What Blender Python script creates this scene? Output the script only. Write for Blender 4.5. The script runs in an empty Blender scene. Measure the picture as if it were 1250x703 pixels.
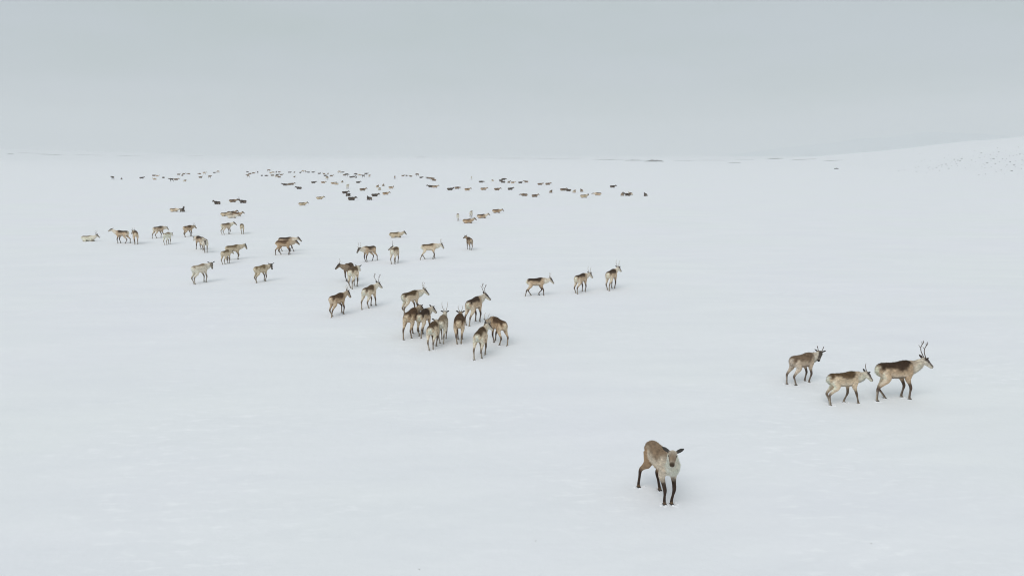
import bpy, math, random
import numpy as np
from mathutils import Vector, noise as mnoise

S = bpy.context.scene
COL = S.collection
random.seed(7)
rad = math.radians

# ------------------------------------------------------------------ camera
IMG_W, IMG_H = 1250.0, 703.0          # frame the measurements were taken in
FPX = 893.0                           # focal length in those pixels
HORIZON = 192.0
CAM_H = 6.2
PITCH = math.atan((IMG_H / 2 - HORIZON) / FPX)
cam_data = bpy.data.cameras.new("camera")
cam = bpy.data.objects.new("camera", cam_data)
COL.objects.link(cam)
cam_data.sensor_width = 36.0
cam_data.lens = FPX / IMG_W * 36.0
cam_data.clip_start = 0.1
cam_data.clip_end = 30000.0
cam.location = (0, 0, CAM_H)
cam.rotation_euler = (math.pi / 2 - PITCH, 0, 0)
S.camera = cam

# ------------------------------------------------------------------ world, sun, exposure
SUN_EL, SUN_AZ = rad(50), rad(205)    # azimuth from +Y clockwise: high, behind the camera to the left
world = bpy.data.worlds.new("World")
S.world = world
world.use_nodes = True
nt = world.node_tree
nt.nodes.clear()
N, L = nt.nodes.new, nt.links.new
w_out = N("ShaderNodeOutputWorld")
sky = N("ShaderNodeTexSky")
sky.sky_type = 'NISHITA'
sky.sun_disc = False
sky.sun_elevation = SUN_EL
sky.sun_rotation = SUN_AZ
bg_sky = N("ShaderNodeBackground"); bg_sky.inputs[1].default_value = 0.07
L(sky.outputs[0], bg_sky.inputs[0])
tc = N("ShaderNodeTexCoord")
sep = N("ShaderNodeSeparateXYZ"); L(tc.outputs["Generated"], sep.inputs[0])
ramp = N("ShaderNodeValToRGB")
ramp.color_ramp.interpolation = 'EASE'
el = ramp.color_ramp.elements
el[0].position = 0.0;  el[0].color = (0.710, 0.758, 0.800, 1)
el[1].position = 1.0;  el[1].color = (0.490, 0.540, 0.555, 1)
for p, c in ((0.030, (0.598, 0.650, 0.684, 1)), (0.065, (0.470, 0.524, 0.550, 1)), (0.095, (0.443, 0.499, 0.525, 1)), (0.14, (0.438, 0.498, 0.518, 1)), (0.30, (0.462, 0.519, 0.534, 1))):
    e = el.new(p); e.color = c
mp = N("ShaderNodeMapping"); mp.inputs["Scale"].default_value = (1.3, 1.3, 14.0)
L(tc.outputs["Generated"], mp.inputs[0])
nz = N("ShaderNodeTexNoise"); nz.inputs["Scale"].default_value = 1.6
nz.inputs["Detail"].default_value = 4.0; nz.inputs["Roughness"].default_value = 0.5
L(mp.outputs[0], nz.inputs["Vector"])
wob = N("ShaderNodeMapRange")         # cloud sheet is slightly uneven
wob.inputs["From Min"].default_value = 0.25; wob.inputs["From Max"].default_value = 0.75
wob.inputs["To Min"].default_value = -0.022; wob.inputs["To Max"].default_value = 0.022
L(nz.outputs["Fac"], wob.inputs["Value"])
addz = N("ShaderNodeMath"); addz.operation = 'ADD'
L(sep.outputs["Z"], addz.inputs[0]); L(wob.outputs[0], addz.inputs[1])
L(addz.outputs[0], ramp.inputs[0])
mp2 = N("ShaderNodeMapping"); mp2.inputs["Scale"].default_value = (2.2, 2.2, 9.0)
mp2.inputs["Location"].default_value = (3.1, 1.7, 0.4)
L(tc.outputs["Generated"], mp2.inputs[0])
nz2 = N("ShaderNodeTexNoise"); nz2.inputs["Scale"].default_value = 2.0; nz2.inputs["Detail"].default_value = 3.0
L(mp2.outputs[0], nz2.inputs["Vector"])
tint = N("ShaderNodeMix"); tint.data_type = 'RGBA'
tint.inputs["A"].default_value = (0.955, 0.975, 0.945, 1); tint.inputs["B"].default_value = (1.045, 1.030, 1.055, 1)
spread = N("ShaderNodeMapRange")
spread.inputs["From Min"].default_value = 0.33; spread.inputs["From Max"].default_value = 0.67
L(nz2.outputs["Fac"], spread.inputs["Value"]); L(spread.outputs[0], tint.inputs["Factor"])
mul = N("ShaderNodeMix"); mul.data_type = 'RGBA'; mul.blend_type = 'MULTIPLY'; mul.inputs["Factor"].default_value = 1.0
L(ramp.outputs[0], mul.inputs["A"]); L(tint.outputs["Result"], mul.inputs["B"])
bg_cloud = N("ShaderNodeBackground"); bg_cloud.inputs[1].default_value = 1.0
L(mul.outputs["Result"], bg_cloud.inputs[0])
mixw = N("ShaderNodeMixShader"); mixw.inputs[0].default_value = 0.95
L(bg_sky.outputs[0], mixw.inputs[1]); L(bg_cloud.outputs[0], mixw.inputs[2])
L(mixw.outputs[0], w_out.inputs[0])

sun_d = bpy.data.lights.new("sun", 'SUN')
sun_d.energy = 1.30
sun_d.angle = rad(42)
sun_d.color = (1.0, 0.96, 0.91)
sun = bpy.data.objects.new("sun", sun_d)
COL.objects.link(sun)
d = Vector((math.sin(SUN_AZ) * math.cos(SUN_EL), math.cos(SUN_AZ) * math.cos(SUN_EL), math.sin(SUN_EL)))
sun.rotation_euler = (-d).to_track_quat('-Z', 'Y').to_euler()
sun.location = (0, 0, 60)

S.view_settings.view_transform = 'Standard'
S.view_settings.look = 'None'
S.view_settings.exposure = 0.10
S.view_settings.gamma = 1.0
S.render.engine = 'CYCLES'
S.cycles.max_bounces = 6
S.cycles.volume_bounces = 1
S.cycles.use_denoising = True
S.cycles.filter_width = 1.1

# ------------------------------------------------------------------ helpers
def tag(o, label=None, cat=None, group=None, kind=None):
    if label: o["label"] = label
    if cat: o["category"] = cat
    if group: o["group"] = group
    if kind: o["kind"] = kind
    return o

def link(o, parent=None):
    COL.objects.link(o)
    if parent is not None: o.parent = parent
    return o

def mesh_from(name, verts, faces, mat=None, smooth=True):
    m = bpy.data.meshes.new(name)
    m.from_pydata([tuple(v) for v in verts], [], faces)
    if smooth: m.polygons.foreach_set("use_smooth", [True] * len(m.polygons))
    if mat: m.materials.append(mat)
    m.update()
    return m

def sstep(a, b, x):
    t = np.clip((x - a) / (b - a), 0, 1)
    return t * t * (3 - 2 * t)

def vnoise(x, y, seed=0):
    """smooth value noise in [-1, 1], vectorised"""
    xi = np.floor(x).astype(np.int64); yi = np.floor(y).astype(np.int64)
    fx = x - xi; fy = y - yi
    fx = fx * fx * fx * (fx * (fx * 6 - 15) + 10); fy = fy * fy * fy * (fy * (fy * 6 - 15) + 10)
    def h(a, b):
        n = (a * 374761393 + b * 668265263 + seed * 974634777) & 0xFFFFFFFF
        n = ((n ^ (n >> 13)) * 1274126177) & 0xFFFFFFFF
        n = n ^ (n >> 16)
        return (n & 0xFFFF) / 32767.5 - 1.0
    a = h(xi, yi); b = h(xi + 1, yi); c = h(xi, yi + 1); e = h(xi + 1, yi + 1)
    return (a * (1 - fx) + b * fx) * (1 - fy) + (c * (1 - fx) + e * fx) * fy

# ------------------------------------------------------------------ terrain
def mound(x, y, cx, cy, rx, ry, h, p=2.0):
    q = ((x - cx) / rx) ** 2 + ((y - cy) / ry) ** 2
    return h * np.clip(1 - q, 0, 1) ** p

def ground_h(x, y):
    x = np.asarray(x, float); y = np.asarray(y, float)
    r = np.hypot(x, y)
    z = 0.022 * vnoise(x / 21, y / 14, 1) + 0.007 * vnoise(x / 6.1, y / 4.3, 2)
    u = x * 0.94 + y * 0.34; v = -x * 0.34 + y * 0.94      # wind-packed ridges run obliquely
    near = 1 - sstep(60, 140, r)
    gate = 0.25 + 0.9 * sstep(-0.1, 0.6, vnoise(x / 9 + .3, y / 7, 5))
    z = z + near * gate * (0.012 * vnoise(u / 1.9, v / 0.42, 3) + 0.008 * vnoise(u / 0.8, v / 0.2, 4))
    far = sstep(500, 2600, r)
    z = z + far * (5.0 + 4.0 * vnoise(x / 640, y / 460, 8) + 1.6 * vnoise(x / 170, y / 150, 9))
    z = z + mound(x, y, 1060, 860, 860, 760, 66, 2.5) * (1 + 0.10 * vnoise(x / 90, y / 90, 11))
    z = z + mound(x, y, -2700, 2700, 2100, 1300, 46, 2.0)
    z = z + mound(x, y, -600, 3600, 1700, 700, 9, 1.5)
    return z

def gh(x, y):
    return float(ground_h(np.array([x]), np.array([y]))[0])

_cp, _sp = math.cos(PITCH), math.sin(PITCH)
def at(px, py, flat_only=False):
    """where the line of sight through a measured point of the photograph meets the terrain"""
    a = (px - IMG_W / 2) / FPX
    b = -(py - IMG_H / 2) / FPX
    dx, dy, dz = a, _cp + b * _sp, -_sp + b * _cp
    ts = np.geomspace(5, 6500, 4000)
    zz = CAM_H + dz * ts - ground_h(dx * ts, dy * ts)
    k = np.argmax(zz < 0)
    if zz[k] >= 0: k = len(ts) // 2 + 1500
    t = ts[k]
    if k > 0 and zz[k] < 0:
        t = ts[k - 1] + (ts[k] - ts[k - 1]) * zz[k - 1] / (zz[k - 1] - zz[k])
    x, y = dx * t, dy * t
    return x, y, gh(x, y)

def principled(name, rough=0.8, spec=0.25):
    m = bpy.data.materials.new(name); m.use_nodes = True
    b = m.node_tree.nodes["Principled BSDF"]
    b.inputs["Roughness"].default_value = rough
    b.inputs["Specular IOR Level"].default_value = spec
    return m, m.node_tree, b

def make_snow():
    m, t, b = principled("snow", 0.75, 0.2)
    tcn = t.nodes.new("ShaderNodeTexCoord")
    # wind-crust streaks: slightly different snow, elongated along the wind
    mpn = t.nodes.new("ShaderNodeMapping"); mpn.inputs["Rotation"].default_value = (0, 0, rad(-20))
    mpn.inputs["Scale"].default_value = (0.16, 0.75, 0.5)
    t.links.new(tcn.outputs["Object"], mpn.inputs[0])
    n1 = t.nodes.new("ShaderNodeTexNoise"); n1.inputs["Scale"].default_value = 1.0
    n1.inputs["Detail"].default_value = 7; n1.inputs["Roughness"].default_value = 0.62
    t.links.new(mpn.outputs[0], n1.inputs["Vector"])
    n2 = t.nodes.new("ShaderNodeTexNoise"); n2.inputs["Scale"].default_value = 0.09; n2.inputs["Detail"].default_value = 3
    t.links.new(tcn.outputs["Object"], n2.inputs["Vector"])
    r1 = t.nodes.new("ShaderNodeValToRGB")
    r1.color_ramp.elements[0].position = 0.35; r1.color_ramp.elements[0].color = (0.845, 0.850, 0.892, 1)
    r1.color_ramp.elements[1].position = 0.72; r1.color_ramp.elements[1].color = (0.883, 0.886, 0.920, 1)
    t.links.new(n1.outputs["Fac"], r1.inputs[0])
    r2 = t.nodes.new("ShaderNodeValToRGB")
    r2.color_ramp.elements[0].position = 0.35; r2.color_ramp.elements[0].color = (0.985, 1.0, 0.985, 1)
    r2.color_ramp.elements[1].position = 0.65; r2.color_ramp.elements[1].color = (0.99, 0.99, 1.0, 1)
    t.links.new(n2.outputs["Fac"], r2.inputs[0])
    mx = t.nodes.new("ShaderNodeMix"); mx.data_type = 'RGBA'; mx.blend_type = 'MULTIPLY'; mx.inputs["Factor"].default_value = 1
    t.links.new(r1.outputs[0], mx.inputs["A"]); t.links.new(r2.outputs[0], mx.inputs["B"])
    mpf = t.nodes.new("ShaderNodeMapping"); mpf.inputs["Rotation"].default_value = (0, 0, rad(-14))
    mpf.inputs["Scale"].default_value = (1.9, 5.0, 1.0)
    t.links.new(tcn.outputs["Object"], mpf.inputs[0])
    nf = t.nodes.new("ShaderNodeTexNoise"); nf.inputs["Scale"].default_value = 1.0; nf.inputs["Detail"].default_value = 5; nf.inputs["Roughness"].default_value = 0.65
    t.links.new(mpf.outputs[0], nf.inputs["Vector"])
    rf = t.nodes.new("ShaderNodeMapRange"); rf.inputs["From Min"].default_value = 0.53; rf.inputs["From Max"].default_value = 0.68
    t.links.new(nf.outputs["Fac"], rf.inputs["Value"])
    ng = t.nodes.new("ShaderNodeTexNoise"); ng.inputs["Scale"].default_value = 0.22; ng.inputs["Detail"].default_value = 2
    t.links.new(tcn.outputs["Object"], ng.inputs["Vector"])
    rg_ = t.nodes.new("ShaderNodeMapRange"); rg_.inputs["From Min"].default_value = 0.42; rg_.inputs["From Max"].default_value = 0.62
    t.links.new(ng.outputs["Fac"], rg_.inputs["Value"])
    mf = t.nodes.new("ShaderNodeMath"); mf.operation = 'MULTIPLY'
    t.links.new(rf.outputs[0], mf.inputs[0]); t.links.new(rg_.outputs[0], mf.inputs[1])
    crust = t.nodes.new("ShaderNodeMix"); crust.data_type = 'RGBA'
    crust.inputs["B"].default_value = (0.915, 0.922, 0.955, 1)
    t.links.new(mf.outputs[0], crust.inputs["Factor"]); t.links.new(mx.outputs["Result"], crust.inputs["A"])
    t.links.new(crust.outputs["Result"], b.inputs["Base Color"])
    n3 = t.nodes.new("ShaderNodeTexNoise"); n3.inputs["Scale"].default_value = 5.0; n3.inputs["Detail"].default_value = 6
    t.links.new(tcn.outputs["Object"], n3.inputs["Vector"])
    ad = t.nodes.new("ShaderNodeMath"); ad.operation = 'MULTIPLY_ADD'; ad.inputs[1].default_value = 1.6
    t.links.new(n1.outputs["Fac"], ad.inputs[0]); t.links.new(n3.outputs["Fac"], ad.inputs[2])
    bp = t.nodes.new("ShaderNodeBump"); bp.inputs["Strength"].default_value = 0.35; bp.inputs["Distance"].default_value = 0.03
    t.links.new(ad.outputs[0], bp.inputs["Height"]); t.links.new(bp.outputs[0], b.inputs["Normal"])
    return m

SNOW = make_snow()

def build_ground():
    a_f = np.arange(-46, 46.001, 0.25); a_c = np.arange(48, 313, 2.0)
    ang = np.radians(np.concatenate([a_f, a_c]))
    rr = np.concatenate([[1.5, 3, 5], np.geomspace(7, 6000, 470)])
    A, R = np.meshgrid(ang, rr)
    X = R * np.sin(A); Y = R * np.cos(A)
    Z = ground_h(X, Y)
    na, nr = len(ang), len(rr)
    V = np.stack([X.ravel(), Y.ravel(), Z.ravel()], 1)
    V = np.vstack([V, [[0, 0, gh(0, 0)]]])
    i = np.arange(nr - 1)[:, None] * na; j = np.arange(na)[None, :]; j2 = (j + 1) % na
    F = np.stack([i + j, i + na + j, i + na + j2, i + j2], -1).reshape(-1, 4)[:, ::-1]
    T = np.stack([np.full(na, nr * na), np.arange(na), (np.arange(na) + 1) % na], -1)[:, ::-1]
    me = bpy.data.meshes.new("snow_ground")
    nq, nt_ = len(F), len(T)
    me.vertices.add(len(V)); me.vertices.foreach_set("co", V.astype(np.float32).ravel())
    me.loops.add(nq * 4 + nt_ * 3)
    me.loops.foreach_set("vertex_index", np.concatenate([F.ravel(), T.ravel()]).astype(np.int32))
    me.polygons.add(nq + nt_)
    st = np.concatenate([np.arange(nq) * 4, nq * 4 + np.arange(nt_) * 3]).astype(np.int32)
    me.polygons.foreach_set("loop_start", st)
    me.polygons.foreach_set("use_smooth", [True] * (nq + nt_))
    me.update(calc_edges=True); me.validate()
    me.materials.append(SNOW)
    o = bpy.data.objects.new("snow_ground", me)
    link(o); tag(o, kind="structure")

build_ground()

def ground_mat(name, ca, cb, scale):
    m, t, b = principled(name, 0.95, 0.1)
    tcn = t.nodes.new("ShaderNodeTexCoord")
    n = t.nodes.new("ShaderNodeTexNoise"); n.inputs["Scale"].default_value = scale; n.inputs["Detail"].default_value = 6
    t.links.new(tcn.outputs["Object"], n.inputs["Vector"])
    r = t.nodes.new("ShaderNodeValToRGB")
    r.color_ramp.elements[0].position = 0.35; r.color_ramp.elements[0].color = (*ca, 1)
    r.color_ramp.elements[1].position = 0.65; r.color_ramp.elements[1].color = (*cb, 1)
    t.links.new(n.outputs["Fac"], r.inputs[0]); t.links.new(r.outputs[0], b.inputs["Base Color"])
    bp = t.nodes.new("ShaderNodeBump"); bp.inputs["Strength"].default_value = 0.6
    t.links.new(n.outputs["Fac"], bp.inputs["Height"]); t.links.new(bp.outputs[0], b.inputs["Normal"])
    return m

HEATH_SHADE = ground_mat("heath_and_shade", (0.06, 0.055, 0.05), (0.16, 0.14, 0.12), 0.6)  # bare heath, also the dark colour of painted snow-bank shade
ROCKM = ground_mat("lichen_rock", (0.07, 0.07, 0.07), (0.17, 0.165, 0.16), 3.0)
FELL = ground_mat("hazed_fell", (0.46, 0.56, 0.63), (0.62, 0.70, 0.76), 0.004)  # pale blue of the distance haze is put into the base colour

# far fell behind the right-hand slope, its haze blue painted into the colour
def build_fell():
    cx, cy, rx, ry, h = 2900, 4700, 1500, 560, 150
    xs = np.linspace(-1, 1, 90); ys = np.linspace(-1, 1, 36)
    V, F = [], []
    for b_ in ys:
        for a_ in xs:
            x = cx + a_ * rx; y = cy + b_ * ry - a_ * 500
            q = np.clip(1 - a_ * a_ * 0.9 - b_ * b_, 0, 1)
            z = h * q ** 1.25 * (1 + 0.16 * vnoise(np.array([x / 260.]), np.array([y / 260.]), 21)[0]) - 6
            V.append((x, y, z + gh(x, y)))
    nx = len(xs)
    for j in range(len(ys) - 1):
        for i in range(nx - 1):
            k = j * nx + i
            F.append((k, k + 1, k + nx + 1, k + nx))
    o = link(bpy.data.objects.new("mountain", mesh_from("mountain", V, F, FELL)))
    tag(o, kind="structure")
build_fell()

def bx_skew(v): return (v * 0.618) % 1.0

# snow-free banks below the skyline; faint low ones paint shaded snow banks dark
def bank(x0, x1, py, height, depth):
    cx, cy, _ = at((x0 + x1) / 2, py)
    ax, ay = cx - (x1 - x0) / 2 / FPX * cy, cy; bx, by = cx + (x1 - x0) / 2 / FPX * cy, cy + 0.1 * (bx_skew(x0) * 2 - 1) * 20
    rng = random.Random(int(x0 * 7 + py))
    n, k = 26, 7
    dirv = Vector((bx - ax, by - ay, 0)); ln = dirv.length; dirv.normalize()
    if cy > 4500: return
    nor = Vector((-dirv.y, dirv.x, 0))
    V, F = [], []
    for i in range(n):
        t = i / (n - 1)
        env = math.sin(math.pi * t) ** 0.6 * (0.45 + 0.55 * (mnoise.noise(Vector((t * 7, py, x0))) * 0.5 + 0.5) * 1.5)
        for j in range(k):
            s = j / (k - 1) * 2 - 1
            p = Vector((ax, ay, 0)) + dirv * ln * t + nor * s * depth * max(env, 0.08)
            hh = height * env * max(0, 1 - s * s) + rng.uniform(0, 0.1) * height * env
            V.append((p.x, p.y, gh(p.x, p.y) - 0.06 + hh))
    for i in range(n - 1):
        for j in range(k - 1):
            q = i * k + j
            F.append((q, q + k, q + k + 1, q + 1))
    o = link(bpy.data.objects.new("heath_bank", mesh_from("heath_bank", V, F, HEATH_SHADE)))
    tag(o, kind="structure")

for a in ((786, 811, 197.4, 2.2, 9), (762, 788, 196.2, 1.0, 6), (722, 764, 195.4, 0.5, 6), (505, 523, 192.2, 1.6, 9), (936, 957, 194.2, 0.9, 6),
          (888, 906, 199.2, 0.4, 4), (8, 17, 188.5, 2.2, 8), (48, 78, 189.2, 1.3, 6), (690, 712, 193.6, 0.5, 5), (140, 175, 190.6, 0.8, 5),
          (560, 640, 192.6, 0.35, 5), (820, 850, 196.4, 0.4, 5), (226, 250, 190.2, 0.8, 5), (600, 668, 193.6, .5, 6), (655, 700, 194.4, .5, 5), (845, 890, 196.0, .4, 5), (895, 934, 195.2, .4, 5),  # low faint strips: shade on snow banks put in as dark colour
          (962, 998, 195.0, .35, 5), (1004, 1030, 196.2, .25, 4), (20, 60, 187.4, .8, 6), (90, 132, 189.6, .7, 6)):
    bank(*a)

# rocks poking through the snow of the right-hand slope
def rock_mesh(seed):
    rng = random.Random(seed)
    import bmesh
    bm = bmesh.new()
    bmesh.ops.create_icosphere(bm, subdivisions=2, radius=1.0)
    for v in bm.verts:
        f = 1 + 0.45 * mnoise.noise(v.co * 1.3 + Vector((seed * 3.1, 0, 0))) + 0.2 * mnoise.noise(v.co * 3.7)
        v.co = Vector((v.co.x * f * 1.25, v.co.y * f, max(v.co.z * f * 0.62, -0.35)))
    me = bpy.data.meshes.new("rock"); bm.to_mesh(me); bm.free()
    me.materials.append(ROCKM)
    return me
ROCKS = [rock_mesh(s) for s in range(4)]
rock_px = [(1097, 209), (1104, 208), (1129, 195), (1131, 211), (1135, 208), (1139, 207), (1143, 205), (1146, 203), (1150, 202), (1155, 201), (1162, 203),
           (1174, 194), (1172, 197), (1185, 202), (1188, 191), (1196, 193), (1200, 200), (1205, 199), (1210, 204), (1215, 200), (1220, 198), (1226, 213),
           (1233, 198), (1235, 209), (1222, 208), (1248, 196), (1240, 197), (1232, 190), (1245, 188), (1203, 213), (1195, 214), (1180, 207), (1168, 200),
           (1147, 209), (1158, 206), (1191, 198), (1213, 194), (1229, 202), (1224, 194), (1238, 202), (1216, 210), (1209, 189), (1228, 184), (1243, 180),
           (1219, 186), (1198, 187), (1247, 206), (1186, 196), (1165, 195), (1242, 213)]
rr_ = random.Random(12)
for _ in range(75):
    px = 1250 - 135 * rr_.random() ** 1.4
    rock_px.append((px, 197 + (px - 1190) * -0.06 + rr_.gauss(0, 8)))
for i, (px, py) in enumerate(rock_px):
    x, y, z = at(px, py)
    dist = math.hypot(x, y)
    o = bpy.data.objects.new("rock", ROCKS[i % 4])
    s = dist / FPX * random.choice((0.32, 0.4, 0.5, 0.6, 0.8) if i < 50 else (0.26, 0.32, 0.4))
    o.location = (x, y, z + 0.05 * s); o.rotation_euler.z = random.uniform(0, 6.28); o.scale = (s * 1.2, s, s)
    link(o)
    tag(o, "small dark rock among many poking through the snow of the right-hand slope", "rock", "rocks on the right-hand slope")
x, y, z = at(1021, 206.5)
o = link(bpy.data.objects.new("rock", ROCKS[1])); o.location = (x, y, z + 0.1); o.scale = (0.95, 0.7, 0.7)
tag(o, "lone dark rock on flat snow left of the rocky slope", "rock")

# ------------------------------------------------------------------ reindeer
def fur_mat():
    m, t, b = principled("reindeer_fur", 0.9, 0.12)
    at_ = t.nodes.new("ShaderNodeAttribute"); at_.attribute_name = "coat"
    tcn = t.nodes.new("ShaderNodeTexCoord")
    mpn = t.nodes.new("ShaderNodeMapping"); mpn.inputs["Scale"].default_value = (0.55, 1, 1.0)
    t.links.new(tcn.outputs["Object"], mpn.inputs[0])
    n = t.nodes.new("ShaderNodeTexNoise"); n.inputs["Scale"].default_value = 17; n.inputs["Detail"].default_value = 8
    n.inputs["Roughness"].default_value = 0.7
    t.links.new(mpn.outputs[0], n.inputs["Vector"])
    r = t.nodes.new("ShaderNodeMapRange")
    r.inputs["From Min"].default_value = 0.3; r.inputs["From Max"].default_value = 0.7
    r.inputs["To Min"].default_value = 0.62; r.inputs["To Max"].default_value = 1.28
    t.links.new(n.outputs["Fac"], r.inputs["Value"])
    mx = t.nodes.new("ShaderNodeVectorMath"); mx.operation = 'SCALE'
    t.links.new(at_.outputs["Color"], mx.inputs[0]); t.links.new(r.outputs[0], mx.inputs["Scale"])
    t.links.new(mx.outputs[0], b.inputs["Base Color"])
    n2 = t.nodes.new("ShaderNodeTexNoise"); n2.inputs["Scale"].default_value = 55; n2.inputs["Detail"].default_value = 5
    t.links.new(mpn.outputs[0], n2.inputs["Vector"])
    bp = t.nodes.new("ShaderNodeBump"); bp.inputs["Strength"].default_value = 0.7; bp.inputs["Distance"].default_value = 0.02
    t.links.new(n2.outputs["Fac"], bp.inputs["Height"]); t.links.new(bp.outputs[0], b.inputs["Normal"])
    return m

def plain_mat(name, c, rough, spec=0.3, var=0.25, scale=30):
    m, t, b = principled(name, rough, spec)
    tcn = t.nodes.new("ShaderNodeTexCoord")
    n = t.nodes.new("ShaderNodeTexNoise"); n.inputs["Scale"].default_value = scale
    t.links.new(tcn.outputs["Object"], n.inputs["Vector"])
    r = t.nodes.new("ShaderNodeValToRGB")
    r.color_ramp.elements[0].position = 0.3; r.color_ramp.elements[0].color = (*[v * (1 - var) for v in c], 1)
    r.color_ramp.elements[1].position = 0.7; r.color_ramp.elements[1].color = (*[v * (1 + var) for v in c], 1)
    t.links.new(n.outputs["Fac"], r.inputs[0]); t.links.new(r.outputs[0], b.inputs["Base Color"])
    return m

FUR = fur_mat()
HOOF = plain_mat("hoof_horn", (0.035, 0.03, 0.028), 0.5)
EYE = plain_mat("eye", (0.012, 0.009, 0.008), 0.12, 0.5)
ANT_D = plain_mat("dark_antler", (0.15, 0.11, 0.085), 0.7)
ANT_P = plain_mat("pale_antler", (0.42, 0.37, 0.31), 0.7)

def cat_rom(P, sub):
    P = np.asarray(P, float)
    if sub <= 1: return P
    out = []
    n = len(P)
    for i in range(n - 1):
        p0 = P[max(i - 1, 0)]; p1 = P[i]; p2 = P[i + 1]; p3 = P[min(i + 2, n - 1)]
        for k in range(sub):
            t = k / sub
            out.append(0.5 * (2 * p1 + (p2 - p0) * t + (2 * p0 - 5 * p1 + 4 * p2 - p3) * t * t + (3 * p1 - p0 - 3 * p2 + p3) * t ** 3))
    out.append(P[-1])
    return np.array(out)

class Loft:
    """collects closed tubes with elliptic sections; remembers their centre lines for the coat colouring"""
    def __init__(self):
        self.v, self.f, self.c = [], [], []
    def tube(self, part, rows, side, sub=4, n=14):
        # rows: (x, y, z, half width, half height)
        Q = cat_rom(rows, sub)
        C = Q[:, :3]
        T = np.gradient(C, axis=0); T /= np.linalg.norm(T, axis=1)[:, None] + 1e-9
        base = len(self.v)
        m = len(Q)
        for i in range(m):
            s = side - T[i] * np.dot(side, T[i]); s /= np.linalg.norm(s) + 1e-9
            u = np.cross(T[i], s); u /= np.linalg.norm(u) + 1e-9
            w, h = max(Q[i, 3], 0.004), max(Q[i, 4], 0.004)
            for k in range(n):
                a = 2 * math.pi * k / n
                self.v.append(C[i] + s * math.cos(a) * w + u * math.sin(a) * h)
            self.c.append((part, i / (m - 1), C[i], s, u, w, h))
        for i in range(m - 1):
            for k in range(n):
                a, b = base + i * n + k, base + i * n + (k + 1) % n
                self.f.append((a, b, b + n, a + n))
        self.f.append(tuple(base + k for k in range(n))[::-1])
        self.f.append(tuple(base + (m - 1) * n + k for k in range(n)))

def ik(a, b, l1, l2, sign):
    """joint between a and b in the x-z plane; sign +1 bends towards +x"""
    d = b - a; D = math.hypot(d[0], d[2])
    D = min(D, (l1 + l2) * 0.999)
    k = (l1 * l1 - l2 * l2 + D * D) / (2 * D)
    h = math.sqrt(max(l1 * l1 - k * k, 0))
    ux, uz = d[0] / math.hypot(d[0], d[2]), d[2] / math.hypot(d[0], d[2])
    px, pz = -uz, ux
    if px * sign < 0: px, pz = -px, -pz
    return np.array([a[0] + ux * k + px * h, (a[1] + b[1]) / 2, a[2] + uz * k + pz * h])

YAX = np.array([0., 1, 0])
SX = 0.83
PART = {n: i for i, n in enumerate(("trunk", "neck", "head", "ear", "front", "hind", "tail", "mane"))}

COATS = {
    # saddle, flank, belly stripe, rump, neck, leg, face, saddle lower edge, stripe amount, shade noise
    "dark":   dict(saddle=(.036, .020, .012), flank=(.44, .34, .245), rump=(.74, .68, .58), neck=(.66, .62, .55), leg=(.085, .058, .045), face=(.055, .04, .034), th=.30, stripe=.75),
    "brown":  dict(saddle=(.075, .042, .022), flank=(.37, .27, .18), rump=(.64, .55, .43), neck=(.44, .37, .29), leg=(.08, .052, .04), face=(.055, .04, .034), th=.22, stripe=.6),
    "cream":  dict(saddle=(.085, .052, .025), flank=(.55, .46, .35), rump=(.76, .71, .62), neck=(.70, .66, .58), leg=(.12, .09, .068), face=(.09, .07, .06), th=.38, stripe=.4),
    "pale":   dict(saddle=(.21, .16, .11), flank=(.62, .58, .50), rump=(.74, .71, .64), neck=(.68, .65, .59), leg=(.21, .18, .15), face=(.13, .115, .10), th=.55, stripe=.15),
    "calf":   dict(saddle=(.135, .095, .05), flank=(.50, .43, .32), rump=(.58, .53, .42), neck=(.50, .45, .36), leg=(.15, .12, .09), face=(.045, .04, .036), th=.35, stripe=.3),
    "front":  dict(nose=.28, soft=.5, thigh=(.30, .21, .135), saddle=(.215, .155, .105), flank=(.54, .49, .42), rump=(.34, .235, .145), neck=(.74, .70, .63), leg=(.045, .030, .024), face=(.20, .15, .11), th=.18, stripe=.3),
    "grey":   dict(soft=.4, saddle=(.17, .12, .082), flank=(.50, .42, .335), rump=(.58, .52, .46), neck=(.70, .67, .61), leg=(.11, .085, .07), face=(.04, .032, .028), th=.05, stripe=.9),
    "shadow": dict(saddle=(.030, .022, .018), flank=(.075, .055, .042), rump=(.22, .19, .16), neck=(.10, .08, .065), leg=(.03, .022, .018), face=(.025, .02, .018), th=-.1, stripe=.6),  # near-black coat
    "tawny":  dict(saddle=(.07, .042, .024), flank=(.20, .14, .095), rump=(.42, .35, .27), neck=(.28, .22, .165), leg=(.08, .06, .05), face=(.05, .04, .035), th=.1, stripe=.6),
}

def remesh(loft, voxel, ratio, smooth):
    me = mesh_from("body", loft.v, loft.f)
    o = bpy.data.objects.new("tmp", me)
    COL.objects.link(o)
    r = o.modifiers.new("r", 'REMESH'); r.mode = 'VOXEL'; r.voxel_size = voxel
    s = o.modifiers.new("s", 'SMOOTH'); s.factor = 0.5; s.iterations = smooth
    if ratio < 1:
        dm = o.modifiers.new("d", 'DECIMATE'); dm.ratio = ratio
    dg = bpy.context.evaluated_depsgraph_get()
    dg.update()
    res = bpy.data.meshes.new_from_object(o.evaluated_get(dg))
    bpy.data.objects.remove(o); bpy.data.meshes.remove(me)
    return res

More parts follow.
